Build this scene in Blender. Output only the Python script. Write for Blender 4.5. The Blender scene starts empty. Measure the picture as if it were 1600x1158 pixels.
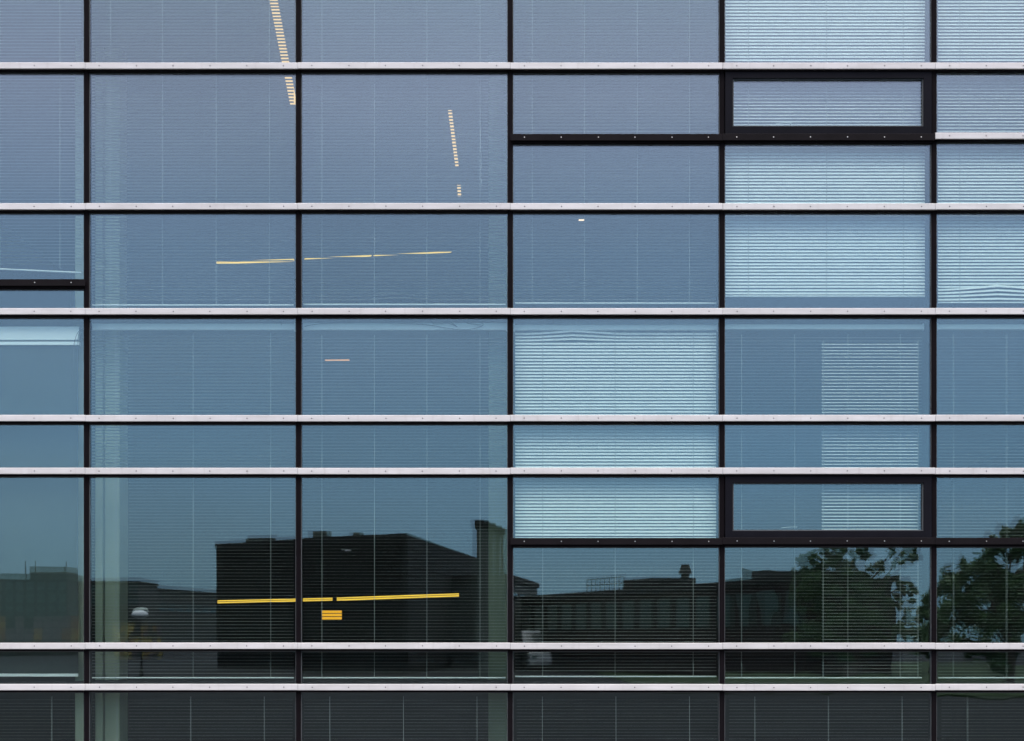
import bpy, math, random
from mathutils import Vector, noise as mnoise
R = math.radians
random.seed(7)
scene = bpy.context.scene
col = scene.collection

# ---------------------------------------------------------------- camera, light, exposure
D = 16.0                       # camera distance to the front of the facade
S = 1.8 / 332.0                # metres per photograph pixel in the facade's front plane
CX, HY, CZ = 800.0, 1000.0, 1.6
cam_data = bpy.data.cameras.new("camera")
cam = bpy.data.objects.new("camera", cam_data)
col.objects.link(cam)
cam.location = (0, -D, CZ)
cam.rotation_euler = (R(90), 0, 0)
cam_data.sensor_width = 36
cam_data.lens = D * 36 / (1600 * S)
cam_data.shift_y = (HY - 579) / 1600
cam_data.clip_end = 3000
scene.camera = cam

world = bpy.data.worlds.new("World")
scene.world = world
world.use_nodes = True
wn, wl = world.node_tree.nodes, world.node_tree.links
wn.clear()
wo = wn.new("ShaderNodeOutputWorld")
bg = wn.new("ShaderNodeBackground")
sky = wn.new("ShaderNodeTexSky")
sky.sky_type = 'NISHITA'
sky.sun_disc = False
SUN_EL, SUN_ROT = R(60), R(155)
sky.sun_elevation = SUN_EL
sky.sun_rotation = SUN_ROT
sky.air_density = 1.0
sky.dust_density = 2.5
tc = wn.new("ShaderNodeTexCoord")
mp = wn.new("ShaderNodeMapping")
mp.inputs["Scale"].default_value = (1.0, 1.0, 2.2)
nz = wn.new("ShaderNodeTexNoise")
nz.inputs["Scale"].default_value = 2.6
nz.inputs["Detail"].default_value = 4
nz.inputs["Roughness"].default_value = 0.5
cr = wn.new("ShaderNodeValToRGB")
cr.color_ramp.elements[0].position = 0.30
cr.color_ramp.elements[0].color = (0.70, 0.70, 0.70, 1)
cr.color_ramp.elements[1].position = 0.68
cr.color_ramp.elements[1].color = (0.97, 0.97, 0.97, 1)
sep = wn.new("ShaderNodeSeparateXYZ")
cg = wn.new("ShaderNodeValToRGB")      # overcast cloud: darker at the horizon, lighter overhead
cg.color_ramp.elements[0].position = 0.0
cg.color_ramp.elements[0].color = (0.124, 0.224, 0.272, 1)
cg.color_ramp.elements[1].position = 1.0
cg.color_ramp.elements[1].color = (1.664, 1.587, 1.549, 1)
e = cg.color_ramp.elements.new(0.10); e.color = (0.163, 0.274, 0.394, 1)
e = cg.color_ramp.elements.new(0.20); e.color = (0.216, 0.302, 0.442, 1)
e = cg.color_ramp.elements.new(0.28); e.color = (0.375, 0.400, 0.535, 1)
e = cg.color_ramp.elements.new(0.34); e.color = (0.382, 0.420, 0.542, 1)
e = cg.color_ramp.elements.new(0.60); e.color = (1.280, 1.216, 1.203, 1)
mul = wn.new("ShaderNodeVectorMath"); mul.operation = 'SCALE'
mul.inputs["Scale"].default_value = 30.0
mx = wn.new("ShaderNodeMix"); mx.data_type = 'RGBA'
wl.new(tc.outputs["Generated"], mp.inputs["Vector"])
wl.new(mp.outputs[0], nz.inputs["Vector"])
wl.new(nz.outputs["Fac"], cr.inputs["Fac"])
wl.new(tc.outputs["Generated"], sep.inputs[0])
wl.new(sep.outputs["Z"], cg.inputs["Fac"])
wl.new(cg.outputs["Color"], mul.inputs[0])
wl.new(cr.outputs["Color"], mx.inputs["Factor"])
wl.new(sky.outputs["Color"], mx.inputs["A"])
wl.new(mul.outputs[0], mx.inputs["B"])
wl.new(mx.outputs["Result"], bg.inputs["Color"])
bg.inputs["Strength"].default_value = 0.1
wl.new(bg.outputs[0], wo.inputs["Surface"])

sd = bpy.data.lights.new("sun", 'SUN')
sd.energy = 1.5
sd.angle = R(20)
sd.color = (1.0, 0.93, 0.88)
sun = bpy.data.objects.new("sun", sd)
col.objects.link(sun)
# Nishita rotation runs clockwise from +Y
sdir = Vector((math.sin(SUN_ROT) * math.cos(SUN_EL), math.cos(SUN_ROT) * math.cos(SUN_EL), math.sin(SUN_EL)))
sun.rotation_euler = sdir.to_track_quat('Z', 'Y').to_euler()
sun.location = (20, -30, 40)

scene.view_settings.view_transform = 'Standard'
scene.view_settings.look = 'None'
scene.view_settings.exposure = 0.50
scene.view_settings.gamma = 1.0
scene.view_settings.use_curve_mapping = False
scene.cycles.transparent_max_bounces = 40
scene.cycles.max_bounces = 8
scene.cycles.diffuse_bounces = 4
scene.cycles.glossy_bounces = 4
scene.cycles.use_denoising = True
scene.cycles.caustics_reflective = False
scene.cycles.caustics_refractive = False

# ---------------------------------------------------------------- helpers
def P(px, py, y=0.0):
    """point at depth y behind the facade front that shows at photo pixel (px, py)"""
    r = (D + y) / D
    return Vector(((px - CX) * S * r, y, CZ + (HY - py) * S * r))
def X(px, y=0.0): return (px - CX) * S * (D + y) / D
def Z(py, y=0.0): return CZ + (HY - py) * S * (D + y) / D
def Q(px, py, d):
    """point d metres in front of the facade whose mirror image shows at (px, py)"""
    r = (D + 0.15 + d) / D
    return Vector(((px - CX) * S * r, -d, CZ + (HY - py) * S * r))

def tag(o, label=None, cat=None, group=None, kind=None):
    if label: o['label'] = label
    if cat: o['category'] = cat
    if group: o['group'] = group
    if kind: o['kind'] = kind
    return o
def empty(name, loc=(0, 0, 0), rz=0):
    o = bpy.data.objects.new(name, None)
    o.empty_display_size = 0.2
    col.objects.link(o)
    o.location = loc
    o.rotation_euler.z = rz
    return o

class MB:
    def __init__(s): s.v, s.f, s.m = [], [], []
    def quad(s, a, b, c, d, m=0):
        n = len(s.v); s.v += [tuple(a), tuple(b), tuple(c), tuple(d)]; s.f.append((n, n+1, n+2, n+3)); s.m.append(m)
    def box(s, x0, x1, y0, y1, z0, z1, m=0):
        n = len(s.v)
        s.v += [(x0,y0,z0),(x1,y0,z0),(x1,y1,z0),(x0,y1,z0),(x0,y0,z1),(x1,y0,z1),(x1,y1,z1),(x0,y1,z1)]
        for f in ((0,3,2,1),(4,5,6,7),(0,1,5,4),(1,2,6,5),(2,3,7,6),(3,0,4,7)):
            s.f.append(tuple(n+i for i in f)); s.m.append(m)
    def prism(s, pts, z0, z1, m=0, cap=True):
        """pts counter-clockwise in plan"""
        n = len(s.v); k = len(pts)
        s.v += [(p[0], p[1], z0) for p in pts] + [(p[0], p[1], z1) for p in pts]
        for i in range(k):
            j = (i+1) % k
            s.f.append((n+i, n+j, n+k+j, n+k+i)); s.m.append(m)
        if cap:
            s.f.append(tuple(n+k+i for i in range(k))); s.m.append(m)
            s.f.append(tuple(n+i for i in reversed(range(k)))); s.m.append(m)
    def barx(s, x0, x1, prof, m=0):
        """profile (y,z) extruded along x"""
        n = len(s.v); k = len(prof)
        s.v += [(x0, p[0], p[1]) for p in prof] + [(x1, p[0], p[1]) for p in prof]
        for i in range(k):
            j = (i+1) % k
            s.f.append((n+i, n+j, n+k+j, n+k+i)); s.m.append(m)
        s.f.append(tuple(n+i for i in reversed(range(k)))); s.m.append(m)
        s.f.append(tuple(n+k+i for i in range(k))); s.m.append(m)
    def cyl(s, x, y, z0, z1, r, k=10, r1=None, m=0):
        r1 = r if r1 is None else r1
        n = len(s.v)
        for z, rr in ((z0, r), (z1, r1)):
            s.v += [(x+rr*math.cos(2*math.pi*i/k), y+rr*math.sin(2*math.pi*i/k), z) for i in range(k)]
        for i in range(k):
            j = (i+1) % k
            s.f.append((n+i, n+j, n+k+j, n+k+i)); s.m.append(m)
        s.f.append(tuple(n+k+i for i in range(k))); s.m.append(m)
        s.f.append(tuple(n+i for i in reversed(range(k)))); s.m.append(m)
    def tube(s, pts, r, k=5, m=0, r1=None):
        pts = [Vector(p) for p in pts]; n = len(s.v); L = len(pts)
        for i, p in enumerate(pts):
            t = (pts[min(i+1, L-1)] - pts[max(i-1, 0)]).normalized()
            a = t.cross(Vector((0, 0, 1)) if abs(t.z) < .9 else Vector((1, 0, 0))).normalized()
            b = t.cross(a)
            rr = r if r1 is None else r + (r1-r)*i/(L-1)
            for q in range(k):
                w = 2*math.pi*q/k
                s.v.append(tuple(p + a*rr*math.cos(w) + b*rr*math.sin(w)))
        for i in range(L-1):
            for q in range(k):
                q2 = (q+1) % k
                s.f.append((n+i*k+q, n+i*k+q2, n+(i+1)*k+q2, n+(i+1)*k+q)); s.m.append(m)
        s.f.append(tuple(n+q for q in reversed(range(k)))); s.m.append(m)
        s.f.append(tuple(n+(L-1)*k+q for q in range(k))); s.m.append(m)
    def mesh(s, name, mats, smooth=False):
        me = bpy.data.meshes.new(name)
        me.from_pydata(s.v, [], s.f)
        for m in (mats if isinstance(mats, (list, tuple)) else [mats]): me.materials.append(m)
        if any(s.m): me.polygons.foreach_set("material_index", s.m)
        if smooth: me.polygons.foreach_set("use_smooth", [True]*len(s.f))
        me.update()
        return me
    def build(s, name, mats, parent=None, smooth=False):
        return link(name, s.mesh(name, mats, smooth), parent)
def link(name, me, parent=None, loc=(0, 0, 0), rot=(0, 0, 0)):
    o = bpy.data.objects.new(name, me)
    col.objects.link(o)
    o.parent = parent
    o.location = loc
    o.rotation_euler = rot
    return o

# ---------------------------------------------------------------- materials
def mat(name, color, rough=0.6, metal=0.0, var=0.0, scale=3.0, bump=0.0, spec=0.5, stretch=(1,1,1), dirt=None, detail=5):
    m = bpy.data.materials.new(name); m.use_nodes = True
    n, l = m.node_tree.nodes, m.node_tree.links
    b = n["Principled BSDF"]
    b.inputs["Base Color"].default_value = (*color, 1)
    b.inputs["Roughness"].default_value = rough
    b.inputs["Metallic"].default_value = metal
    b.inputs["Specular IOR Level"].default_value = spec
    if var or bump:
        t = n.new("ShaderNodeTexCoord"); mpp = n.new("ShaderNodeMapping"); mpp.inputs["Scale"].default_value = stretch
        z = n.new("ShaderNodeTexNoise"); z.inputs["Scale"].default_value = scale; z.inputs["Detail"].default_value = detail
        l.new(t.outputs["Object"], mpp.inputs[0]); l.new(mpp.outputs[0], z.inputs["Vector"])
        if var:
            r = n.new("ShaderNodeValToRGB")
            c2 = dirt or tuple(max(0, c*(1-var)) for c in color)
            c1 = tuple(min(1, c*(1+var*.5)) for c in color)
            r.color_ramp.elements[0].position = .3; r.color_ramp.elements[0].color = (*c2, 1)
            r.color_ramp.elements[1].position = .65; r.color_ramp.elements[1].color = (*c1, 1)
            l.new(z.outputs["Fac"], r.inputs[0]); l.new(r.outputs[0], b.inputs["Base Color"])
        if bump:
            bp = n.new("ShaderNodeBump"); bp.inputs["Strength"].default_value = bump; bp.inputs["Distance"].default_value = .01
            l.new(z.outputs["Fac"], bp.inputs["Height"]); l.new(bp.outputs[0], b.inputs["Normal"])
    return m
def emit(name, color, strength):
    m = bpy.data.materials.new(name); m.use_nodes = True
    n, l = m.node_tree.nodes, m.node_tree.links
    n.clear()
    o = n.new("ShaderNodeOutputMaterial"); e_ = n.new("ShaderNodeEmission")
    e_.inputs[0].default_value = (*color, 1); e_.inputs[1].default_value = strength
    l.new(e_.outputs[0], o.inputs[0])
    return m
def glass(name, refl, tint, rcol, amp, scale=1.6, stretch=(1, 1, .7), smudge=0.0):
    """coated facade glass: part mirror, part clear; the mirror side is very slightly wavy"""
    m = bpy.data.materials.new(name); m.use_nodes = True
    n, l = m.node_tree.nodes, m.node_tree.links
    n.clear()
    o = n.new("ShaderNodeOutputMaterial")
    tr = n.new("ShaderNodeBsdfTransparent"); tr.inputs[0].default_value = (*tint, 1)
    out = tr
    if refl > 0:
        gl = n.new("ShaderNodeBsdfGlossy"); gl.inputs["Color"].default_value = (*rcol, 1); gl.inputs["Roughness"].default_value = 0.0
        t = n.new("ShaderNodeTexCoord"); oi = n.new("ShaderNodeObjectInfo")
        vm = n.new("ShaderNodeVectorMath"); vm.operation = 'MULTIPLY'; vm.inputs[1].default_value = stretch
        va = n.new("ShaderNodeVectorMath"); va.operation = 'ADD'
        sc = n.new("ShaderNodeMath"); sc.operation = 'MULTIPLY'; sc.inputs[1].default_value = 57.0
        z = n.new("ShaderNodeTexNoise"); z.inputs["Scale"].default_value = scale; z.inputs["Detail"].default_value = 1.2; z.inputs["Roughness"].default_value = .4
        bp = n.new("ShaderNodeBump"); bp.inputs["Strength"].default_value = 1.0; bp.inputs["Distance"].default_value = amp
        l.new(t.outputs["Object"], vm.inputs[0]); l.new(oi.outputs["Random"], sc.inputs[0])
        l.new(vm.outputs[0], va.inputs[0]); l.new(sc.outputs[0], va.inputs[1])
        l.new(va.outputs[0], z.inputs["Vector"]); l.new(z.outputs["Fac"], bp.inputs["Height"])
        l.new(bp.outputs[0], gl.inputs["Normal"])
        fr = n.new("ShaderNodeLayerWeight"); fr.inputs["Blend"].default_value = .18
        mr = n.new("ShaderNodeMapRange"); mr.inputs["From Min"].default_value = 0; mr.inputs["From Max"].default_value = 1
        mr.inputs["To Min"].default_value = refl; mr.inputs["To Max"].default_value = 1.0
        # fresnel output at normal incidence is near zero: lift it to the coating's own reflectance
        l.new(fr.outputs["Fresnel"], mr.inputs["Value"])
        rv = n.new("ShaderNodeMapRange"); rv.inputs["To Min"].default_value = refl*.90; rv.inputs["To Max"].default_value = refl*1.10
        l.new(oi.outputs["Random"], rv.inputs["Value"]); l.new(rv.outputs[0], mr.inputs["To Min"])
        mixs = n.new("ShaderNodeMixShader")
        l.new(mr.outputs[0], mixs.inputs[0]); l.new(tr.outputs[0], mixs.inputs[1]); l.new(gl.outputs[0], mixs.inputs[2])
        out = mixs
    if smudge > 0:      # dried rain film on the outside: a trace of diffuse dust
        df = n.new("ShaderNodeBsdfDiffuse"); df.inputs[0].default_value = (.55, .55, .52, 1)
        z2 = n.new("ShaderNodeTexNoise"); z2.inputs["Scale"].default_value = 9; z2.inputs["Detail"].default_value = 8
        t2 = n.new("ShaderNodeTexCoord")
        v2 = n.new("ShaderNodeVectorMath"); v2.operation = 'MULTIPLY'; v2.inputs[1].default_value = (3, 1, .6)
        l.new(t2.outputs["Object"], v2.inputs[0]); l.new(v2.outputs[0], z2.inputs["Vector"])
        r2 = n.new("ShaderNodeMapRange"); r2.inputs["From Min"].default_value = .4; r2.inputs["From Max"].default_value = .8
        r2.inputs["To Min"].default_value = 0; r2.inputs["To Max"].default_value = smudge
        l.new(z2.outputs["Fac"], r2.inputs["Value"])
        mm = n.new("ShaderNodeMixShader")
        l.new(r2.outputs[0], mm.inputs[0]); l.new(out.outputs[0], mm.inputs[1]); l.new(df.outputs[0], mm.inputs[2])
        out = mm
    l.new(out.outputs[0], o.inputs[0])
    return m

M = {}
M['cap'] = mat("pale anodised cap", (.385, .373, .380), .45, 0.0, var=.06, scale=3.5, stretch=(1, 1, 5), dirt=(.33, .32, .322))
def add_streaks(m, dark):
    n, l = m.node_tree.nodes, m.node_tree.links
    b = n["Principled BSDF"]
    src = b.inputs["Base Color"].links[0].from_socket
    t = n.new("ShaderNodeTexCoord"); v = n.new("ShaderNodeVectorMath"); v.operation = 'MULTIPLY'; v.inputs[1].default_value = (26, 1, 2.5)
    z = n.new("ShaderNodeTexNoise"); z.inputs["Scale"].default_value = 1; z.inputs["Detail"].default_value = 6
    mr = n.new("ShaderNodeMapRange"); mr.inputs["From Min"].default_value = .56; mr.inputs["From Max"].default_value = .8; mr.inputs["To Max"].default_value = .55
    oi = n.new("ShaderNodeObjectInfo"); ov = n.new("ShaderNodeMapRange"); ov.inputs["To Min"].default_value = .93; ov.inputs["To Max"].default_value = 1.03
    mx_ = n.new("ShaderNodeMix"); mx_.data_type = 'RGBA'; mx_.inputs["B"].default_value = (*dark, 1)
    sc = n.new("ShaderNodeVectorMath"); sc.operation = 'SCALE'
    l.new(t.outputs["Object"], v.inputs[0]); l.new(v.outputs[0], z.inputs["Vector"]); l.new(z.outputs["Fac"], mr.inputs["Value"])
    l.new(mr.outputs[0], mx_.inputs["Factor"]); l.new(src, mx_.inputs["A"]); l.new(oi.outputs["Random"], ov.inputs["Value"])
    l.new(mx_.outputs["Result"], sc.inputs[0]); l.new(ov.outputs[0], sc.inputs["Scale"]); l.new(sc.outputs[0], b.inputs["Base Color"])
add_streaks(M['cap'], (.26, .24, .235))
M['darkcap'] = mat("black powder coat cap", (.006, .005, .006), .6, var=.2, scale=5, spec=.04)
M['mullion'] = mat("black mullion", (.004, .003, .004), .6, var=.2, scale=4, spec=.03)
M['gasket'] = mat("grey rubber gasket", (.045, .05, .055), .7)
M['inner_frame'] = mat("dark inner frame", (.018, .019, .022), .6, spec=.2)
M['sash'] = mat("anthracite sash", (.0045, .0045, .007), .6, var=.15, scale=6, spec=.04)
M['screw_dark'] = mat("dark screw hole", (.03, .025, .03), .5)
M['screw_steel'] = mat("steel screw", (.6, .55, .5), .35, 1.0)
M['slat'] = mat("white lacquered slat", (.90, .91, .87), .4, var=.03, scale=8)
M['slat_dimmed'] = mat("dimmed white slat", (.38, .40, .38), .45, var=.04, scale=8)  # slat colour darkened so that open blinds look dim behind the glass
M['rail'] = mat("white blind rail", (.84, .85, .82), .4)
M['cord'] = mat("white cord", (.40, .42, .40), .8)
M['cable'] = mat("grey cable", (.06, .07, .075), .6)
M['ceiling'] = mat("ceiling tiles", (.20, .20, .19), .9, var=.05, scale=2)
M['floor'] = mat("carpet", (.02, .02, .022), .95, var=.2, scale=6)
M['wall'] = mat("interior wall", (.05, .055, .05), .85, var=.05)
M['column'] = mat("painted column", (.42, .46, .34), .7, var=.06, scale=3)
M['column_olive'] = mat("olive grey column", (.17, .20, .13), .75, var=.1, scale=3)
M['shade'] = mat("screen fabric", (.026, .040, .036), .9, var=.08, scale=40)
M['panel'] = mat("pale panel", (.60, .62, .56), .6)
M['warm'] = emit("warm tube", (1.0, .60, .20), .72)
M['orange'] = emit("orange lamp", (1.0, .45, .16), .6)
M['yellow'] = emit("yellow tube", (1.0, .62, .08), .85)
M['yellow2'] = emit("yellow sign", (1.0, .48, .04), .72)
M['spot'] = emit("spot", (1.0, .70, .45), 1.1)
GT = (.93, .985, .965)
GLASS_OUT = glass("outer coated glass", .105, (.945, 1.0, .985), (.78, .90, 1.0), .00025, smudge=.003)
GLASS_OUT_WAVY = glass("outer coated glass, wavy", .105, (.945, 1.0, .985), (.78, .90, 1.0), .0009, scale=2.2, stretch=(1.6, 1, .8), smudge=.003)
GLASS_IN = glass("inner glass", .068, (.945, 1.0, .98), (.84, .95, .97), .00035)
GLASS_BACK = glass("glass back face", 0, (.992, .998, .995), (1, 1, 1), 0)

# ---------------------------------------------------------------- ground
mb = MB(); mb.quad((-900, -900, 0), (900, -900, 0), (900, 900, 0), (-900, 900, 0))
ground = mb.build("ground", mat("dark asphalt", (.018, .020, .021), .95, spec=.05, var=.3, scale=.6, bump=.3))
tag(ground, kind='structure')
mb = MB(); mb.box(-14, 14, -3.2, -.3, 0, .12)
tag(mb.build("pavement", mat("grey paving", (.20, .19, .18), .85, var=.2, scale=2)), kind='structure')
mb = MB()
g0, g1 = Q(1120, 1030, 60), Q(2400, 1030, 60)
mb.box(4.5, 60, -110, -40, .0, .06)
tag(mb.build("lawn", mat("mown grass", (.018, .032, .012), .95, spec=.1, var=.4, scale=3, bump=.5)), kind='structure')

# ================================================================ the facade
EX = [-531.5, -199.0, 133.0, 465.3, 797.3, 1129.3, 1461.5, 1793.5, 2125.5]
building = empty("office_building")
tag(building, "glass office building with black mullions and pale horizontal cap strips filling the view", "building")

Y_MULL, Y_GLASS = .045, .075
LIGHT = [-693, -490, -270, -106, 97.5, 317.5, 481.5, 648.3, 731.0, 1004.5, 1069, 1240]
CAPH = 10.0

def transoms(c):
    """c: column index -1..6 (0 is the leftmost column in view) -> list of (top px, dark?)"""
    t = [(y, False) for y in LIGHT]
    if c in (3, 4): t.append((208.5, True))
    if c >= 5: t.append((207.2, False))
    if c <= 0: t.append((436.2, True))
    if c in (3, 4, 5, 6): t.append((840.3, True))
    return sorted(t)

# mullions, one bar per grid line
zt, zb = Z(-760), Z(1290)
for i, ex in enumerate(EX):
    x = X(ex)
    mb = MB()
    w = .0205
    mb.prism([(x-w+.003, Y_MULL), (x+w-.003, Y_MULL), (x+w, Y_MULL+.003), (x+w, .072), (x-w, .072), (x-w, Y_MULL+.003)], zb, zt)
    mb.box(x-.026, x+.026, .072, .15, zb, zt, 1)
    mb.build("mullion", [M['mullion'], M['inner_frame']], building)

screw_me = {}
for key, mt in (('d', M['screw_dark']), ('s', M['screw_steel'])):
    mb = MB()
    k, r = 8, .0052
    n = len(mb.v)
    mb.v += [(r*math.cos(2*math.pi*q/k), 0, r*math.sin(2*math.pi*q/k)) for q in range(k)]
    mb.v += [(r*.8*math.cos(2*math.pi*q/k), -.0022, r*.8*math.sin(2*math.pi*q/k)) for q in range(k)]
    for q in range(k):
        q2 = (q+1) % k
        mb.f.append((q, q2, k+q2, k+q)); mb.m.append(0)
    mb.f.append(tuple(k+q for q in range(k))); mb.m.append(0)
    screw_me[key] = mb.mesh("screw", mt)

def cap(c, top, dark):
    x0, x1 = X(EX[c+1]) + .0012, X(EX[c+2]) - .0012
    h = CAPH + (.8 if dark else 0)
    top += random.uniform(-.35, .35)
    z1, z0 = Z(top), Z(top + h)
    y0 = 0.0 if not dark else .004
    c_ = .0035
    mb = MB()
    # a flat U-shaped cover: chamfered front, slightly dished face
    prof = [(y0+.022, z1), (y0+c_, z1), (y0, z1-c_), (y0, z0+c_), (y0+c_, z0), (y0+.022, z0)]
    mb.barx(x0, x1, prof)
    o = mb.build("transom_cap", M['darkcap'] if dark else M['cap'], building)
    if dark: o['label'] = "black cap strip with bright screw heads"
    # six screws to a bay, first 22 px from the joint
    for k in range(6):
        xs = x0 + (22 + 57.6*k + random.uniform(-.5, .5)) * S
        link("screw", screw_me['s' if dark else 'd'], o, (xs, y0-.0002, (z0+z1)/2 + random.uniform(-.0006, .0006)))
    # the black pressure plate and transom behind it
    mb = MB()
    xa, xb = X(EX[c+1]) + .0265, X(EX[c+2]) - .0265
    mb.box(xa-.0055, xb+.0055, y0+.022, .071, z0-.015, z1-.003)
    mb.box(xa, xb, .0725, .145, z0-.016, z1-.0025, 1)
    mb.build("transom", [M['mullion'], M['inner_frame']], building)
    return z0 - .015, z1 - .003

def lite(name, parent, x0, x1, z0, z1, y, front, sig):
    """one sheet of glass of the sealed unit, 6 mm thick, hung very slightly out of true"""
    hx, hz = (x1-x0)/2, (z1-z0)/2
    mb = MB()
    mb.box(-hx, hx, -.003, .003, -hz, hz, 1)
    mb.m = [0 if i == 2 else 1 for i in range(6)]
    o = mb.build(name, [front, GLASS_BACK], parent)
    o.location = ((x0+x1)/2, y, (z0+z1)/2)
    o.rotation_euler = (random.gauss(0, sig), 0, random.gauss(0, sig))
    return o

for c in range(-1, 7):
    tr = transoms(c)
    edges = [(cap(c, t, d), t) for t, d in tr]
    x0, x1 = X(EX[c+1]) + .0208, X(EX[c+2]) - .0208
    for i in range(len(edges)-1):
        (zlow, _), ta = edges[i]
        (_, ztop2), tb = edges[i+1]
        z1, z0 = zlow, ztop2          # pane runs from under this transom to the top of the next
        opening = c == 4 and (ta == 97.5 or ta == 731.0)
        mb = MB()
        if opening:
            gx0, gx1 = X(1145, .03), X(1443.5, .03)
            gz1, gz0 = (Z(122, .03), Z(197.5, .03)) if ta == 97.5 else (Z(754, .03), Z(829.5, .03))
            # outer sash ring, its inner bevel and a bead
            yf = .028
            for (a, b, e_, f_) in ((x0+.004, x1-.004, gz1, z1-.003), (x0+.004, x1-.004, z0+.003, gz0), (x0+.004, gx0, gz0, gz1), (gx1, x1-.004, gz0, gz1)):
                mb.box(a, b, yf, .072, e_, f_)
            b_ = .010
            for (a, b, e_, f_) in ((gx0, gx1, gz1-b_, gz1), (gx0, gx1, gz0, gz0+b_), (gx0, gx0+b_, gz0+b_, gz1-b_), (gx1-b_, gx1, gz0+b_, gz1-b_)):
                mb.box(a, b, .048, .069, e_, f_, 1)
            w = mb.build("window", [M['sash'], M['gasket']], building)
            w['label'] = "hinged window with broad dark frame" if ta == 97.5 else "hinged window with broad dark frame, lower storey"
            # latch handle on the room side, low in the frame
            hp = P(1213, 193.5, .112) if ta == 97.5 else P(1221, 825, .112)
            mb = MB(); mb.tube([hp, hp+Vector((.05, 0, .006)), hp+Vector((.135, 0, .008))], .0035, 6)
            mb.tube([hp+Vector((.125, 0, .008)), hp+Vector((.125, .03, .004))], .006, 6)
            mb.build("handle", M['cord'], w)
            px0, px1, pz0, pz1 = gx0+.002, gx1-.002, gz0+.002, gz1-.002
        else:
            gk = .009
            for (a, b, e_, f_) in ((x0, x1, z1-gk, z1), (x0, x1, z0, z0+gk*.5), (x0, x0+gk*.6, z0+gk*.5, z1-gk), (x1-gk*.6, x1, z0+gk*.5, z1-gk)):
                mb.box(a, b, .060, .0715, e_, f_)
            w = mb.build("window", M['gasket'], building)
            px0, px1, pz0, pz1 = x0, x1, z0, z1
        wavy = c >= 4 and 830 < ta < 1100
        lite("glass_pane", w, px0, px1, pz0, pz1, Y_GLASS, GLASS_OUT_WAVY if wavy else GLASS_OUT, .0007)
        lite("glass_pane", w, px0, px1, pz0, pz1, Y_GLASS+.020, GLASS_IN, .0011 if c >= 3 else .0008)

# slabs, rooms, ends
xl, xr = X(EX[0]), X(EX[-1])
DEPTH = 15.0
def part_box(name, mt, x0, x1, y0, y1, z0, z1, lab=None, parent=None):
    mb = MB(); mb.box(x0, x1, y0, y1, z0, z1)
    o = mb.build(name, mt, parent or building)
    if lab: o['label'] = lab
    return o
for (pt, pb) in ((-705, -680), (-109, -92), (478.5, 495), (1066, 1082)):
    part_box("ceiling", M['ceiling'], xl, xr, .20, DEPTH, Z(pb), Z(pb)+.03)
    part_box("floor_slab", M['floor'], xl, xr, .20, DEPTH, Z(pb)+.032, Z(pt))
part_box("roof", M['darkcap'], xl-.3, xr+.3, .05, DEPTH+.3, Z(-760)+.002, Z(-790))
part_box("rear_wall", M['wall'], xl-.3, xr+.3, DEPTH+.01, DEPTH+.3, 0, Z(-760))
part_box("end_wall", M['wall'], xl-.3, xl-.03, .03, DEPTH, 0, Z(-760))
part_box("end_wall", M['wall'], xr+.03, xr+.3, .03, DEPTH, 0, Z(-760))
part_box("plinth", M['inner_frame'], xl-.3, xr+.3, .02, .19, 0, Z(1252))
ROOMZ = {'top': (Z(-680), Z(-109)), 'up': (Z(-92), Z(478.5)), 'low': (Z(495), Z(1066)), 'base': (Z(1082), 0.0)}
# pale columns that stand just inside the glass, one per storey
for (a, b, dep0, th) in ((117, 131.5, .36, .25), (148.5, 160.5, .62, .1), (163.5, 187, .62, .35), (763, 793, .70, .4)):
    for rk in ('up', 'low', 'base'):
        dep = dep0 + (2.2 if rk == 'up' else 0)
        zz = ROOMZ[rk]
        mb = MB()
        xa, xb = X(a, dep), X(b, dep)
        mb.prism([(xa+.008, dep), (xb-.008, dep), (xb, dep+.008), (xb, dep+th), (xa, dep+th), (xa, dep+.008)], zz[1]+.004, zz[0]-.004)
        mb.build("column", M['column_olive'] if a > 700 else M['column'], building)

# ================================================================ venetian blinds
YB = .205
PITCH = 5.06 * S * (D+YB)/D
SW = .0305                       # slat width
slat_cache = {}
def slat_mesh(length, bow, bulge=None, grey=False):
    key = (round(length, 3), bow, bulge, grey)
    if key in slat_cache: return slat_cache[key]
    mb = MB()
    ns = 3 if not bulge else 14
    crown, th = .0005, .0004
    for i in range(ns+1):
        x = -length/2 + length*i/ns
        dz = bow * math.sin(math.pi*i/ns)
        if bulge:
            u = (x - bulge[0]) / bulge[2]
            dz += bulge[1] * max(0.0, 1-abs(u)) ** 1.3
        for (yy, zz) in ((-SW/2, 0), (0, crown), (SW/2, 0), (SW/2, -th), (0, crown-th), (-SW/2, -th)):
            mb.v.append((x, yy, zz+dz))
    for i in range(ns):
        for q in range(6):
            q2 = (q+1) % 6
            mb.f.append((i*6+q, (i+1)*6+q, (i+1)*6+q2, i*6+q2)); mb.m.append(0)
    mb.f.append(tuple(range(6))); mb.m.append(0)
    mb.f.append(tuple(ns*6+q for q in reversed(range(6)))); mb.m.append(0)
    me = mb.mesh("slat", M['slat_dimmed' if grey else 'slat'])
    slat_cache[key] = me
    return me

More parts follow.
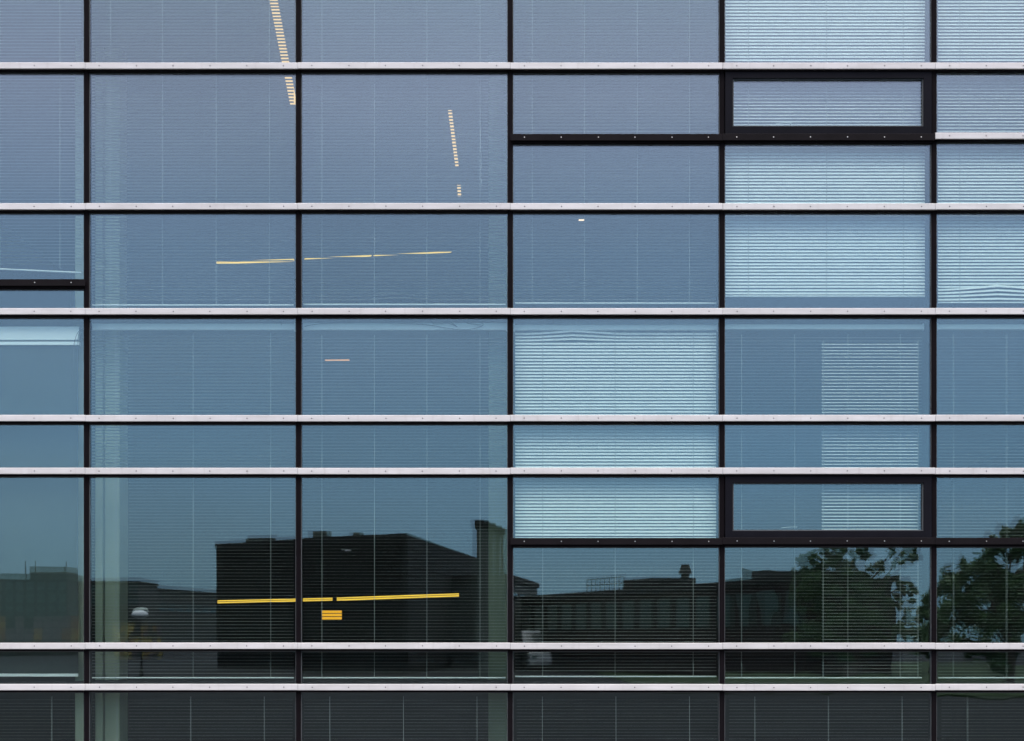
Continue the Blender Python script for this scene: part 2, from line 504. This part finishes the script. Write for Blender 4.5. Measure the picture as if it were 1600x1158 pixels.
def blind(label, x0, x1, top, bottom, tilt, cords=(), head=None, rail=True, bulges=None, y=YB, rail_slope=0.0, jit=.6, tangle=None, group='venetian blinds behind the facade glass', slope=0.0, bows=(.0, .0012, -.001)):
    """x0..x1, top..bottom in photo pixels at the blind's own depth; tilt(py) degrees"""
    r = (D+y)/D
    grey = not ('bright' in label or 'narrow' in label[:8])  # open blinds take the darkened slat colour
    xa, xb = X(x0, y), X(x1, y)
    L = xb-xa; xm = (xa+xb)/2
    zb_, zt_ = Z(bottom, y), Z(top, y)
    root = empty("venetian_blind", (xm, y, zb_))
    tag(root, label, "blind", group)
    n = int((zt_-zb_-.012)/PITCH)
    rnd = random.Random(int(x0*7+top))
    for k in range(n):
        zz = zt_ - .01 - k*PITCH
        py = HY - (zz-CZ)/S/r
        a = R(tilt(py) + rnd.gauss(0, jit*.5))
        bg_ = None
        if bulges:
            for (k0, k1, cx_, hh, ww) in bulges:
                kk = k if k0 >= 0 else k-n
                if k0 <= kk <= k1: bg_ = (round(X(cx_, y)-xm, 3), round(hh*S*(1-.25*abs(kk-k0)), 4), ww*S)
        me = slat_mesh(L, rnd.choice(bows), bg_, grey)
        link("slat", me, root, (rnd.gauss(0, .0004), 0, zz - zb_ + rnd.gauss(0, .00022)), (a, R(slope + rnd.gauss(0, .012)), 0))
    if head:
        h0, h1 = Z(head[0], y-.01)-zb_, Z(head[1], y-.01)-zb_
        mb = MB()
        mb.barx(-L/2-.004, L/2+.004, [(.018, h0), (-.022, h0), (-.026, h0-.004), (-.026, h1+.004), (-.022, h1), (.018, h1)])
        mb.build("head_rail", M['rail'], root)
        for sx in (-1, 1):
            mb = MB(); mb.box(sx*(L/2+.010)-.005, sx*(L/2+.010)+.005, -.030, .02, h1-.006, h0+.006)
            mb.build("bracket", M['rail'], root)
    if rail:
        mb = MB()
        mb.barx(-L/2, L/2, [(.013, .011), (-.011, .011), (-.014, .008), (-.014, 0.002), (-.011, -.001), (.013, -.001)])
        o = mb.build("bottom_rail", M['rail'], root)
        if rail_slope: o.rotation_euler = (0, R(rail_slope), 0)
    for cpx in cords:
        xc = X(cpx, y)-xm
        mb = MB()
        for yy, rr in ((-.0175, .00125), (.0175, .001)):
            mb.tube([(xc, yy, .002), (xc+.001, yy, (zt_-zb_)/2), (xc, yy, zt_-zb_+.02)], rr, 4)
        # ladder rungs knotted at each slat
        kk = 0
        zz = zt_-zb_-.012
        while zz > .02:
            mb.box(xc-.0019, xc+.0019, -.0192, -.0165, zz-.0035, zz+.0035)
            zz -= PITCH
        mb.build("ladder_cord", M['cord'], root)
    # tilt wand / pull cord beside the slats
    if tangle:
        pts = [(X(px, y)-xm, -.022, Z(py, y)-zb_) for px, py in tangle]
        mb = MB(); mb.tube(pts, .0016, 5)
        mb.build("pull_cord", M['cord'], root)
    return root

UPT = -80
flat = lambda t: (lambda py: t)
def two(t1, t2, at): return lambda py: t1 if py < at else t2
# upper storey
blind("half lowered venetian blind with slanting bottom rail, upper storey, leftmost bay", -192, 127, UPT, 420, flat(4), (-166, -84, 0, 94), bulges=None, rail_slope=2.6, jit=1.2)
blind("open venetian blind beside the twin pale columns, upper storey", 142, 459, UPT, 478, flat(-9), (173, 254, 338, 421), jit=.7)
blind("open venetian blind with a knotted pull cord at its right, upper storey", 473, 790, UPT, 477, flat(-8), (503, 585, 667, 750), jit=.7,
      tangle=[(750, 170), (751, 230), (752.5, 262), (750, 268), (753, 274), (749.5, 279), (752.5, 284), (748.5, 290), (750, 294), (753.5, 292), (752, 286), (753, 278)],
      bulges=[(-2, -1, 622, 5, 55)])
blind("open venetian blind with round ceiling spotlight behind, upper storey", 805, 1119, UPT, 475, flat(-7), (831.5, 913, 995.5, 1077), jit=.5)
blind("nearly closed bright venetian blind behind the hinged window, upper storey", 1133.5, 1445, UPT, 464, lambda py: 30 if 97 < py < 209 else 47, (1169, 1291, 1411), jit=.7)
blind("nearly closed bright venetian blind with crumpled bottom slats, upper storey, rightmost bay", 1465.5, 1786, UPT, 474, lambda py: 30 if 97 < py < 209 else 44, (1499, 1620, 1740), jit=.8,
      bulges=[(-4, -1, 1560, 8, 95)])
# lower storey
blind("open venetian blind across the twin pale columns, lower storey", 142, 459, 524, 1060, two(-13, 4.0, 738), (181, 302, 423), head=(506, 516), jit=.5)
blind("open venetian blind with tangled cable along its head rail, lower storey", 473, 790, 527, 1060, two(-3, 2.0, 742), (503, 585, 667, 750), head=(505, 516), jit=.7)
blind("closed bright venetian blind, the lightest one, lower storey", 805, 1119, 520, 1058, lambda py: 41 if py < 846 else 2.2, (848, 961, 1083), head=(508, 516), jit=1.0,
      bulges=[(0, 2, 898, 5.5, 75)])
blind("open venetian blind partly covered by a narrow one, lower storey", 1133.5, 1440, 526, 1060, two(2, 1.3, 848), (1158.5, 1241.5, 1324.5, 1406.5), head=(507, 515), jit=.4)
blind("narrow half open venetian blind hung in front of a wider one, lower storey", 1284, 1434, 536, 1060, two(19, 1.5, 848), (1286, 1434), jit=.6, y=.166)
blind("half open venetian blind, lower storey, rightmost bay", 1466, 1786, 526, 1060, two(9, 1.4, 848), (1489.5, 1572.5, 1656, 1740), head=(507, 515), jit=.7)

for k, nm in enumerate(("first", "second", "third", "fourth", "fifth", "last")):
    x0_ = EX[k+1] + 10
    blind("short venetian blind in the lowest row of panes, %s bay from the left" % nm, x0_, x0_+314, 1092, 1236, flat(-3), (x0_+40, x0_+155, x0_+270), jit=.6)

# roller shade, lower left bay
root = empty("roller_shade", (X(-33, .26), .21, Z(1055, .26)))
tag(root, "plain grey roller shade drawn down under a pale cassette at far left", "roller shade")
ox, oz = root.location.x, root.location.z
def rs(name, mt, x0, x1, py0, py1, ya, yb):
    mb = MB(); mb.box(X(x0, .26)-ox, X(x1, .26)-ox, ya, yb, Z(py1, .26)-oz, Z(py0, .26)-oz); return mb.build(name, mt, root)
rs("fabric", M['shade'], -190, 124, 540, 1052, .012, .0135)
rs("cassette", M['rail'], -192, 127, 513, 533.5, -.04, .05)
rs("rail", M['rail'], -192, 127, 536, 541, -.025, .03)
rs("bottom_bar", M['rail'], -190, 124, 1052.5, 1057, .004, .022)

# loose cables
def cable(pts, label, y, r=.0032, mt=None):
    b = P(*pts[-1], y)
    vs = [P(px, py, y) for px, py in pts]
    # Catmull-Rom for a soft drape
    out = []
    for i in range(len(vs)-1):
        p0, p1, p2, p3 = vs[max(i-1, 0)], vs[i], vs[i+1], vs[min(i+2, len(vs)-1)]
        for t in (0, .25, .5, .75):
            out.append(.5*((2*p1)+(p2-p0)*t+(2*p0-5*p1+4*p2-p3)*t*t+(3*p1-p0-3*p2+p3)*t**3))
    out.append(vs[-1])
    mb = MB(); mb.tube(out, r, 5)
    o = mb.build("cable", mt or M['cable'], None, True)
    tag(o, label, "cable")
    return o
cable([(130, 514), (123, 518), (118, 528), (115, 545), (114, 570), (113, 590), (112, 606)], "thin dark cable drooping from the pale cassette, left strand", .150, .0022)
cable([(131, 517), (124, 520), (121.5, 540), (121, 580), (122, 615), (121.5, 648)], "thin dark cable drooping from the pale cassette, right strand", .152, .0022)
cable([(476, 510), (500, 506), (560, 504), (620, 505), (670, 508), (700, 513), (730, 515), (755, 508), (742, 500), (726, 499), (730, 505), (752, 508)], "dark cable looping over the head rail, second bay", .160, .0024)
cable([(672, 497), (678, 506), (700, 505), (715, 511), (695, 499), (680, 498)], "short dark cable knot left of the long loop on the head rail", .158, .0022)
cable([(442, 497), (439, 502), (440, 508)], "little dark cable end above the head rail, beside the second black mullion", .160, .0018)

# ================================================================ lights and things inside
def lamp_box(name, label, cat, mt, p0, p1, w, h, parts=True, group=None):
    """linear luminaire between two points: a housing with a glowing tube below"""
    p0, p1 = Vector(p0), Vector(p1)
    c = (p0+p1)/2
    d = p1-p0; L = d.length
    root = empty(name, c)
    root.rotation_euler = d.to_track_quat('X', 'Z').to_euler()
    tag(root, label, cat, group)
    mb = MB(); mb.box(-L/2, L/2, -w/2, w/2, 0, .012+h*.4)
    mb.build("housing", M['inner_frame'], root)
    if name == "pendant_light":     # tube split in two; the dark bar between is added, imitating slat lines
        for (za, zb_) in ((-h, -h*.56), (-h*.40, -.001)):
            mb = MB(); mb.box(-L/2+.002, L/2-.002, -w/2+.002, w/2-.002, za, zb_); mb.build("tube", mt, root)
        mb = MB(); mb.box(-L/2+.002, L/2-.002, -w/2+.006, w/2-.002, -h*.555, -h*.405); mb.build("added_dark_bar", M['inner_frame'], root)
    else:
        mb = MB(); mb.box(-L/2+.002, L/2-.002, -w/2+.002, w/2-.002, -h, -.001)
        mb.build("tube", mt, root)
    return root
zc_up = Z(-92); zc_low = Z(495)
def at_ceiling(px, py, zc):
    """the point of a ceiling at height zc that shows at (px, py)"""
    r = (zc-CZ)/((HY-py)*S)
    return Vector(((px-CX)*S*r, D*(r-1), zc))
a, b = at_ceiling(424, -20, zc_up-.04), at_ceiling(458.5, 160, zc_up-.04)
lamp_box("ceiling_light", "warm strip light running back along the ceiling, upper left", "ceiling light", M['warm'], a, b, .075, .025)
a, b = at_ceiling(703, 172, zc_up-.04), at_ceiling(714, 258, zc_up-.04)
lamp_box("ceiling_light", "fainter warm strip light further back, behind the knotted cord bay", "ceiling light", M['warm'], a, b, .045, .015)
a, b = at_ceiling(717, 289, zc_up-.04), at_ceiling(718, 306, zc_up-.04)
lamp_box("ceiling_light", "very short warm light low beyond the fainter strip light", "ceiling light", M['warm'], a, b, .05, .015)
p = at_ceiling(908.5, 343.5, zc_up-.03)
lamp_box("ceiling_light", "small round white spotlight seen alone in the fourth bay", "ceiling light", M['spot'], p-Vector((.04, 0, 0)), p+Vector((.04, 0, 0)), .08, .006)
p0, p1 = at_ceiling(508, 562.5, zc_low-.05), at_ceiling(546, 562, zc_low-.05)
lamp_box("ceiling_light", "short orange light close under the lower ceiling", "ceiling light", M['orange'], p0, p1, .05, .012)
def strip(px0, py0, px1, py1, y0, y1, label, mt, h):
    lamp_box("pendant_light", label, "pendant light", mt, P(px0, py0, y0), P(px1, py1, y1), .05, h)
strip(340, 938, 519, 934, 3.6, 4.0, "left half of the long yellow strip light crossing the black reflection", M['yellow'], .032)
strip(527, 933.5, 716, 927, 4.0, 4.6, "right half of the long yellow strip light crossing the black reflection", M['yellow'], .036)
strip(338, 409, 459, 405, 5.0, 5.3, "thick yellow strip light, upper storey, behind the second bay", M['yellow'], .024)
strip(476, 403.5, 580, 399, 5.3, 5.6, "thin yellow strip light, upper storey, left one of the third bay", M['yellow'], .010)
strip(584, 398.5, 705, 393, 5.6, 6.0, "thin yellow strip light, upper storey, right one of the third bay", M['yellow'], .009)
root = empty("lit_sign", P(518, 968, 4.0)); tag(root, "small glowing yellow box below the long yellow strip", "light box")
for zz in (0, .034, .068):
    mb = MB(); mb.box(-.105, .105, 0, .04, zz, zz+.027); mb.build("lamp_face", M['yellow2'], root)
mb = MB(); mb.box(-.11, .11, .041, .07, -.004, .10); mb.build("back_box", M['inner_frame'], root)

# ================================================================ what the glass mirrors (it stands behind the camera)
HALL = mat("black board cladding", (.008, .008, .008), .8, spec=.05, var=.3, scale=2)
HALL2 = mat("black cladding, side", (.015, .016, .016), .8, spec=.1, var=.3, scale=2)
BROWN = mat("dark brown brick", (.014, .009, .009), .85, spec=.1, var=.3, scale=4)
FARW = mat("dull concrete", (.014, .019, .017), .85, var=.2, scale=.5)
FARG = mat("far window glass", (.02, .03, .035), .15, spec=.8)
GREENC = mat("weathered concrete", (.045, .058, .048), .85, var=.25, scale=1.5)

# black hall
pc = Q(632, 832, 80); HZ = pc.z
def at_height(px, py, z):
    r = (z-CZ)/((HY-py)*S)
    return Vector(((px-CX)*S*r, -(D*(r-1)-.15), z))
pl = at_height(340, 848, HZ); pr = at_height(746, 871, HZ)
hall = empty("black_hall", (pc.x, pc.y, 0))
tag(hall, "tall black clad hall mirrored in the lower glass behind the yellow strips", "building")
hx, hy = pc.x, pc.y
back = pl + pr - pc
pts = [(pc.x-hx, pc.y-hy), (pl.x-hx, pl.y-hy), (back.x-hx, back.y-hy), (pr.x-hx, pr.y-hy)]
area = sum(pts[i][0]*pts[(i+1) % 4][1]-pts[(i+1) % 4][0]*pts[i][1] for i in range(4))
if area < 0: pts.reverse()
mb = MB(); mb.prism(pts, 0, HZ-.25); mb.build("wall", HALL, hall)
mb = MB(); mb.prism([(p[0]*1.01, p[1]*1.01) for p in pts], HZ-.24, HZ); mb.build("roof", HALL2, hall)
def boards(o, a, b, z0, z1, n, off, mt):
    a, b = Vector((a.x-hx, a.y-hy, 0)), Vector((b.x-hx, b.y-hy, 0))
    d = (b-a).normalized(); nn = Vector((d.y, -d.x, 0))
    if nn.y < 0: nn = -nn
    h = (z1-z0)/n
    for i in range(n):
        mb = MB()
        p, q = a+d*.05, b-d*.05
        zz0, zz1 = z0+i*h+.02, z0+(i+1)*h-.02
        mb.prism([(p.x+nn.x*.01, p.y+nn.y*.01), (q.x+nn.x*.01, q.y+nn.y*.01), (q.x+nn.x*off, q.y+nn.y*off), (p.x+nn.x*off, p.y+nn.y*off)], zz0, zz1)
        mb.build("board", mt, o)
boards(hall, pc, pl, .3, HZ-.3, 14, .05, HALL)
boards(hall, pc, pr, .3, HZ-.3, 14, .05, HALL2)

# plant, hatch and a small wall lamp on the hall
for px, h_, w_ in ((505, .35, .9), (560, .18, .5), (412, .22, 1.6)):
    t = (px-632)/(340-632.0)
    c_ = pc.lerp(pl, t)
    mb = MB(); mb.box(c_.x-hx-w_/2, c_.x-hx+w_/2, c_.y-hy-1.2, c_.y-hy-.5, HZ+.003, HZ+h_); mb.build("roof_unit", GREENC, hall)
c_ = pc.lerp(pl, (547-632)/(340-632.0))
mb = MB(); mb.box(c_.x-hx-.16, c_.x-hx+.16, c_.y-hy+.06, c_.y-hy+.30, HZ-.80, HZ-.72)
mb.build("wall_lamp", mat("pale lamp housing", (.6, .6, .6), .4), hall)

# stepped row of concrete shafts
towers = empty("ventilation_shaft_row", Q(768, 1020, 62) * 1.0)
towers.location.z = 0
tag(towers, "row of four stepped concrete shafts mirrored left of the third mullion", "ventilation shafts")
tx, ty = towers.location.x, towers.location.y
for i, (a, b, tp, d) in enumerate(((742, 757, 812, 60), (758, 767, 816, 64), (768, 777, 820.5, 68), (778, 790, 825, 72))):
    p, q = Q(a, tp, d), Q(b, tp, d)
    mb = MB(); mb.box(p.x-tx, q.x-tx, -d-2-ty, -d-ty, 0, p.z-.25); mb.build("shaft", GREENC, towers)
    mb = MB(); mb.box(p.x-.08-tx, q.x+.08-tx, -d-2.1-ty, -d+.1-ty, p.z-.25, p.z); mb.build("shaft_cap", HALL2, towers)

def block(label, x0, x1, tops, d, wall, rows=(), cols=8, glassm=FARG, name="office_block", d1=None, extra=None, wf=.7, dp=14):
    """a building mirrored in the glass: x0..x1, top (left, right) in pixels"""
    A = Q(x0, tops[0], d); zt_ = A.z
    B = at_height(x1, tops[1], zt_) if tops[1] != tops[0] else Q(x1, tops[1], d)
    root = empty(name, (A.x, A.y, 0))
    tag(root, label, "building")
    dv = Vector((B.x-A.x, B.y-A.y, 0)); L = dv.length
    root.rotation_euler.z = math.atan2(dv.y, dv.x)
    mb = MB(); mb.box(0, L, -dp, 0, 0, zt_-.3); mb.build("wall", wall, root)
    mb = MB(); mb.box(-.15, L+.15, -dp-.15, .15, zt_-.3, zt_); mb.build("roof", HALL2, root)
    rr = abs(A.y+0)/D + 1
    for (pa, pb) in rows:
        z1, z0 = Z(pa) , Z(pb)
        z1 = CZ+(HY-pa)*S*rr; z0 = CZ+(HY-pb)*S*rr
        for k in range(cols):
            w = L/cols
            mb = MB(); mb.box(k*w+w*(1-wf)/2, (k+1)*w-w*(1-wf)/2, .01, .06, max(.1, z0), z1)
            o = mb.build("window", glassm, root)
    return root, L, zt_
FARG2 = mat("far pale glazing", (.05, .085, .08), .2, spec=.6)
b1, L1, z1_ = block("long low office block mirrored at far left with roof hut", -330, 106, (900, 900), 220, FARW, ((913, 925), (933, 944), (952, 960)), 26, FARG2)
mb = MB(); hw = 66*S*14.8; mb.box(L1-hw, L1-.5, -8, -2, z1_, z1_+1.0); mb.build("roof_hut", GREENC, b1)
for fx in (79, 63, 14):
    mb = MB(); mb.cyl(L1-fx*S*14.8, -4, z1_, z1_+1.8, .07, 6); mb.build("mast", HALL2, b1)
block("mid block with flat roof mirrored behind the twin columns", 106, 219, (906, 906), 240, FARW, ((915, 925), (935, 945)), 12, FARG2)
block("low far block between mirrored twin columns and black hall", 219, 352, (915, 926), 250, FARW, ((945, 950),), 10, FARG2)
block("small dark end building mirrored just right of the third mullion", 790, 838, (898, 912), 95, FARW, ((925, 935),), 3)
BR = mat("greenish curtain glazing", (.032, .062, .055), .3, spec=.6)
b5, L5, z5 = block("long brown brick building mirrored low in the fourth and fifth bays", 812, 1262, (932, 900), 103, BROWN, ((948, 985),), 16, BR, wf=.62, dp=4.5)
def on5(px):     # parameter along b5 that shows at px
    best = None
    for k in range(400):
        t = L5*k/399
        w = Vector((math.cos(b5.rotation_euler.z)*t + b5.location.x, math.sin(b5.rotation_euler.z)*t + b5.location.y, 0))
        q = CX + w.x/S/((D+.15-w.y)/D)
        if best is None or abs(q-px) < best[0]: best = (abs(q-px), t, (D+.15-w.y)/D)
    return best[1], best[2]
t0, r0 = on5(961); t1, r1 = on5(1003)
mb = MB(); mb.box(t0, t1, -3, -.4, z5, z5+15*S*r0); mb.build("roof_plant_box", HALL2, b5)
t0, r0 = on5(1155); t1, r1 = on5(1186)
mb = MB(); mb.box(t0, t1, -4, -.4, z5, z5+13*S*r0); mb.build("roof_hut", FARW, b5)
t0, r0 = on5(1013); mb = MB(); mb.cyl(t0, -2, z5, z5+.7, .22, 10); mb.cyl(t0, -2, z5+.7, z5+1.2, .38, 10, .2); mb.build("roof_vent", FARW, b5)
t0, r0 = on5(900); t1, r1 = on5(958)
for k in range(9):
    mb = MB(); mb.cyl(t0+(t1-t0)*k/8, -.6, z5, z5+.75, .03, 5); mb.build("railing_post", HALL2, b5)
for zz in (.4, .75):
    mb = MB(); mb.tube([(t0, -.6, z5+zz), (t1, -.6, z5+zz)], .025, 5); mb.build("railing_bar", HALL2, b5)

# coloured panel walls at street level
def panels(label, x0, x1, pt, pb, d, cols_, n, m_, seed):
    A, B = Q(x0, pt, d), Q(x1, pt, d)
    z0 = max(.02, Q(0, pb, d).z)
    root = empty("panel_wall", (A.x, A.y, 0)); tag(root, label, "wall")
    mb = MB(); mb.box(0, B.x-A.x, -.3, 0, 0, A.z); mb.build("backing", FARW, root)
    rn = random.Random(seed)
    w, h = (B.x-A.x)/n, (A.z-z0)/m_
    for i in range(n):
        for j in range(m_):
            k = rn.random()
            if k < .25: continue
            mb = MB(); mb.box(i*w+.03, (i+1)*w-.03, .005, .05, z0+j*h+.03, z0+(j+1)*h-.03)
            mb.build("panel", cols_[int(k*97) % len(cols_)], root)
OCH = mat("ochre panel", (.16, .10, .03), .7, var=.2); YEL = mat("yellow panel", (.24, .19, .04), .7, var=.2)
ORA = mat("rust orange panel", (.10, .045, .02), .7, var=.2); GRY = mat("mauve grey panel", (.07, .055, .065), .7, var=.2)
panels("wall of rust orange and grey panels mirrored at bottom left", -140, 126, 966, 1004, 165, [ORA, GRY, ORA, OCH], 18, 2, 3)
panels("wall of yellow and grey patches mirrored beside the street lamp", 178, 254, 976, 1026, 150, [YEL, OCH, GRY, YEL], 11, 5, 5)

# mushroom street lamp
pL = Q(221, 1060, 60); lx, ly = pL.x, pL.y
lamp = empty("street_lamp", (lx, ly, 0)); tag(lamp, "mushroom shaped street lamp on a thin pole mirrored in the second bay", "street lamp")
zt_ = Q(0, 966, 60).z
mb = MB(); mb.cyl(0, 0, 0, .5, .09, 10, .06); mb.cyl(0, 0, .5, zt_, .045, 10, .035); mb.build("pole", HALL2, lamp)
mb = MB()
prof = [(.04, 0), (.33, .10), (.36, .17), (.30, .27), (.18, .34), (.02, .36)]
k = 16
for rr, zz in prof: mb.v += [(rr*math.cos(2*math.pi*q/k), rr*math.sin(2*math.pi*q/k), zt_+zz) for q in range(k)]
for i in range(len(prof)-1):
    for q in range(k):
        q2 = (q+1) % k
        mb.f.append((i*k+q, i*k+q2, (i+1)*k+q2, (i+1)*k+q)); mb.m.append(0)
mb.f.append(tuple((len(prof)-1)*k+q for q in range(k))); mb.m.append(0)
mb.build("lamp_shade", mat("opal lamp", (.55, .60, .60), .3), lamp, True)

# vans
def van(label, px, d, rz, body_mat, H=2.3, L=4.6, W=1.9):
    q = Q(px, 1000, d)
    root = empty("parked_van", (q.x, q.y, 0), rz); tag(root, label, "van", "vans parked across the street")
    prof = [(-L/2, .35), (L/2-.05, .35), (L/2, .6), (L/2-.05, 1.05), (L/2-.75, 1.25), (L/2-1.5, H-.12), (L/2-1.8, H), (-L/2+.1, H), (-L/2, H-.15)]
    mb = MB(); n = len(prof)
    for s_, ins in ((-1, .12), (-1, 0), (1, 0), (1, .12)):
        for (x, z) in prof:
            nar = .10*max(0, (z-1.1)/(H-1.1))
            mb.v.append((x*(1-.01*(ins > 0)), s_*(W/2-nar-ins*.3), z if not ins else .35+(z-.35)*.985))
    for s_ in range(3):
        for i in range(n):
            j = (i+1) % n
            mb.f.append((s_*n+i, s_*n+j, (s_+1)*n+j, (s_+1)*n+i)); mb.m.append(0)
    mb.f.append(tuple(range(n))[::-1]); mb.m.append(0)
    mb.f.append(tuple(3*n+i for i in range(n))); mb.m.append(0)
    mb.build("body", body_mat, root)
    mb = MB(); mb.quad((L/2-.76, -W/2+.12, 1.29), (L/2-.76, W/2-.12, 1.29), (L/2-1.46, W/2-.2, H-.18), (L/2-1.46, -W/2+.2, H-.18))
    for v in range(4): mb.v[v] = (mb.v[v][0]+.03, mb.v[v][1], mb.v[v][2]+.01)
    o = mb.build("windscreen", FARG, root); sm = o.modifiers.new("s", 'SOLIDIFY'); sm.thickness = .02
    for s_ in (-1, 1):
        mb = MB(); y_ = s_*(W/2-.03); mb.box(L/2-2.3, L/2-1.35, min(y_, y_+s_*.01), max(y_, y_+s_*.01), 1.3, H-.35); mb.build("side_window", FARG, root)
        for xw in (L/2-.85, -L/2+.85):
            mb = MB(); kk = 14
            for yy in (s_*(W/2-.22), s_*(W/2+.005)):
                mb.v += [(xw+.33*math.cos(2*math.pi*q_/kk), yy, .33+.33*math.sin(2*math.pi*q_/kk)) for q_ in range(kk)]
            for q_ in range(kk):
                q2 = (q_+1) % kk; mb.f.append((q_, q2, kk+q2, kk+q_)); mb.m.append(0)
            mb.f.append(tuple(range(kk))); mb.m.append(0); mb.f.append(tuple(range(kk, 2*kk))); mb.m.append(0)
            mb.build("wheel", M['mullion'], root)
        mb = MB(); mb.box(L/2-.06, L/2+.005, s_*.62-.16, s_*.62+.16, .75, .92); mb.build("headlight", FARG2, root)
WHITEP = mat("white van paint", (.62, .64, .64), .3)
SILV = mat("silver van paint", (.40, .42, .43), .3)
van("white van parked side on, mirrored low beside the fourth mullion", 1125, 92, R(180+12), WHITEP, 2.5, 5.0)
van("silver van facing the glass, mirrored just right of the third mullion", 833, 100, R(80), SILV, 2.2)
van("silver van facing the glass, second from the third mullion", 860, 101, R(82), SILV, 2.1)

# ---------------------------------------------------------------- trees
LEAF = bpy.data.materials.new("leaves"); LEAF.use_nodes = True
n_, l_ = LEAF.node_tree.nodes, LEAF.node_tree.links
b_ = n_["Principled BSDF"]; b_.inputs["Roughness"].default_value = .6
t_ = n_.new("ShaderNodeTexCoord"); z_ = n_.new("ShaderNodeTexNoise"); z_.inputs["Scale"].default_value = 1.3
r_ = n_.new("ShaderNodeValToRGB"); r_.color_ramp.elements[0].color = (.024, .065, .018, 1); r_.color_ramp.elements[1].color = (.060, .120, .040, 1)
r_.color_ramp.elements[0].position = .35; r_.color_ramp.elements[1].position = .7
l_.new(t_.outputs["Object"], z_.inputs["Vector"]); l_.new(z_.outputs["Fac"], r_.inputs[0]); l_.new(r_.outputs[0], b_.inputs["Base Color"])
BARK = mat("bark", (.05, .04, .03), .9, var=.4, scale=8)
def tree(label, px, base_d, lobes, leaf, nleaf, seed):
    """lobes: (px, py, radius px, depth offset)"""
    rn = random.Random(seed)
    q = Q(px, 1000, base_d)
    root = empty("broadleaf_tree", (q.x, q.y, 0)); tag(root, label, "tree", "trees mirrored at the right")
    r = (D+.15+base_d)/D
    L = []
    for (a, b, rad, dy) in lobes:
        c = Q(a, b, base_d)
        L.append((Vector((c.x-q.x, dy, c.z)), rad*S*r))
    mb = MB()
    top = max(c.z for c, _ in L)
    mb.tube([(0, 0, 0), (.08, .05, top*.3), (-.05, .1, top*.6), (.05, 0, top*.85)], .22, 8, r1=.05)
    for c, rad in L:
        base = Vector((0, .05, min(c.z*.55, top*.6)))
        mid = (base+c)/2+Vector((rn.uniform(-.2, .2), rn.uniform(-.2, .2), .1))
        mb.tube([base, mid, c], .08, 5, r1=.02)
        for _ in range(4):
            e_ = c+Vector((rn.gauss(0, 1), rn.gauss(0, 1), rn.gauss(0, 1))).normalized()*rad*.8
            mb.tube([c, (c+e_)/2+Vector((0, 0, .1)), e_], .025, 4, r1=.008)
    mb.build("trunk", BARK, root)
    mb = MB()
    vol = sum(rad**2 for _, rad in L)
    for c, rad in L:
        # leaf clumps on the lobe, leaves scattered round each clump
        nc = max(6, int(15*rad))
        cl = []
        for _ in range(nc):
            dv = Vector((rn.gauss(0, 1), rn.gauss(0, 1), rn.gauss(0, 1))).normalized()
            cl.append((c+dv*rad*rn.uniform(.45, 1.0), rad*rn.uniform(.14, .28)))
        for _ in range(int(nleaf*rad**2/vol)):
            cc, cr_ = rn.choice(cl)
            p = cc+Vector((rn.gauss(0, .55), rn.gauss(0, .55), rn.gauss(0, .5)))*cr_
            d1 = Vector((rn.gauss(0, 1), rn.gauss(0, 1), rn.gauss(0, 1)-.4)).normalized()
            d2 = d1.cross(Vector((rn.gauss(0, 1), rn.gauss(0, 1), rn.gauss(0, 1)))).normalized()
            s_ = leaf*rn.uniform(.6, 1.2)
            mb.quad(p, p+d1*s_*.5+d2*s_*.3, p+d1*s_, p+d1*s_*.5-d2*s_*.3)
    cr_o = mb.build("crown", LEAF, root)
    return root
tree("left tree of the mirrored pair, ragged top just under the dark cap", 1330, 62,
     [(1262, 884, 20, 0), (1285, 870, 20, .5), (1312, 862, 20, -.4), (1340, 866, 17, .3), (1272, 905, 26, .3), (1300, 895, 30, .3), (1333, 892, 24, 0), (1262, 940, 28, 0), (1300, 935, 36, 0), (1340, 925, 26, .2),
      (1392, 862, 14, 0), (1372, 885, 13, .2), (1424, 866, 12, -.2), (1408, 882, 12, 0), (1385, 905, 18, 0), (1358, 935, 20, 0), (1382, 935, 22, 0), (1418, 920, 9, 0), (1412, 940, 12, 0), (1290, 970, 36, 0), (1335, 965, 34, 0), (1375, 965, 24, 0),
      (1270, 1000, 34, 0), (1320, 1000, 34, 0), (1365, 1005, 28, 0), (1405, 990, 18, .5), (1430, 985, 16, 0)], .14, 52000, 11)
tree("large tree at the right edge, mirrored across the last bay", 1575, 50,
     [(1490, 895, 22, 0), (1512, 900, 30, .3), (1500, 930, 34, 0), (1545, 885, 30, 0), (1572, 850, 26, 0), (1585, 825, 17, .2), (1598, 845, 30, 0), (1620, 835, 30, 0), (1550, 838, 7, 0), (1570, 900, 42, 0), (1530, 960, 52, 0), (1600, 930, 55, 0),
      (1650, 860, 50, 0), (1660, 930, 60, 0), (1480, 985, 34, 0), (1560, 1000, 50, 0), (1700, 890, 50, 0)], .15, 60000, 23)
tree("dark shrubby tree between the mirrored pair, low beside the last mullion", 1455, 66,
     [(1450, 945, 16, 0), (1462, 925, 14, 0), (1448, 970, 24, 0), (1465, 965, 26, 0), (1440, 1000, 26, 0)], .18, 9000, 31)
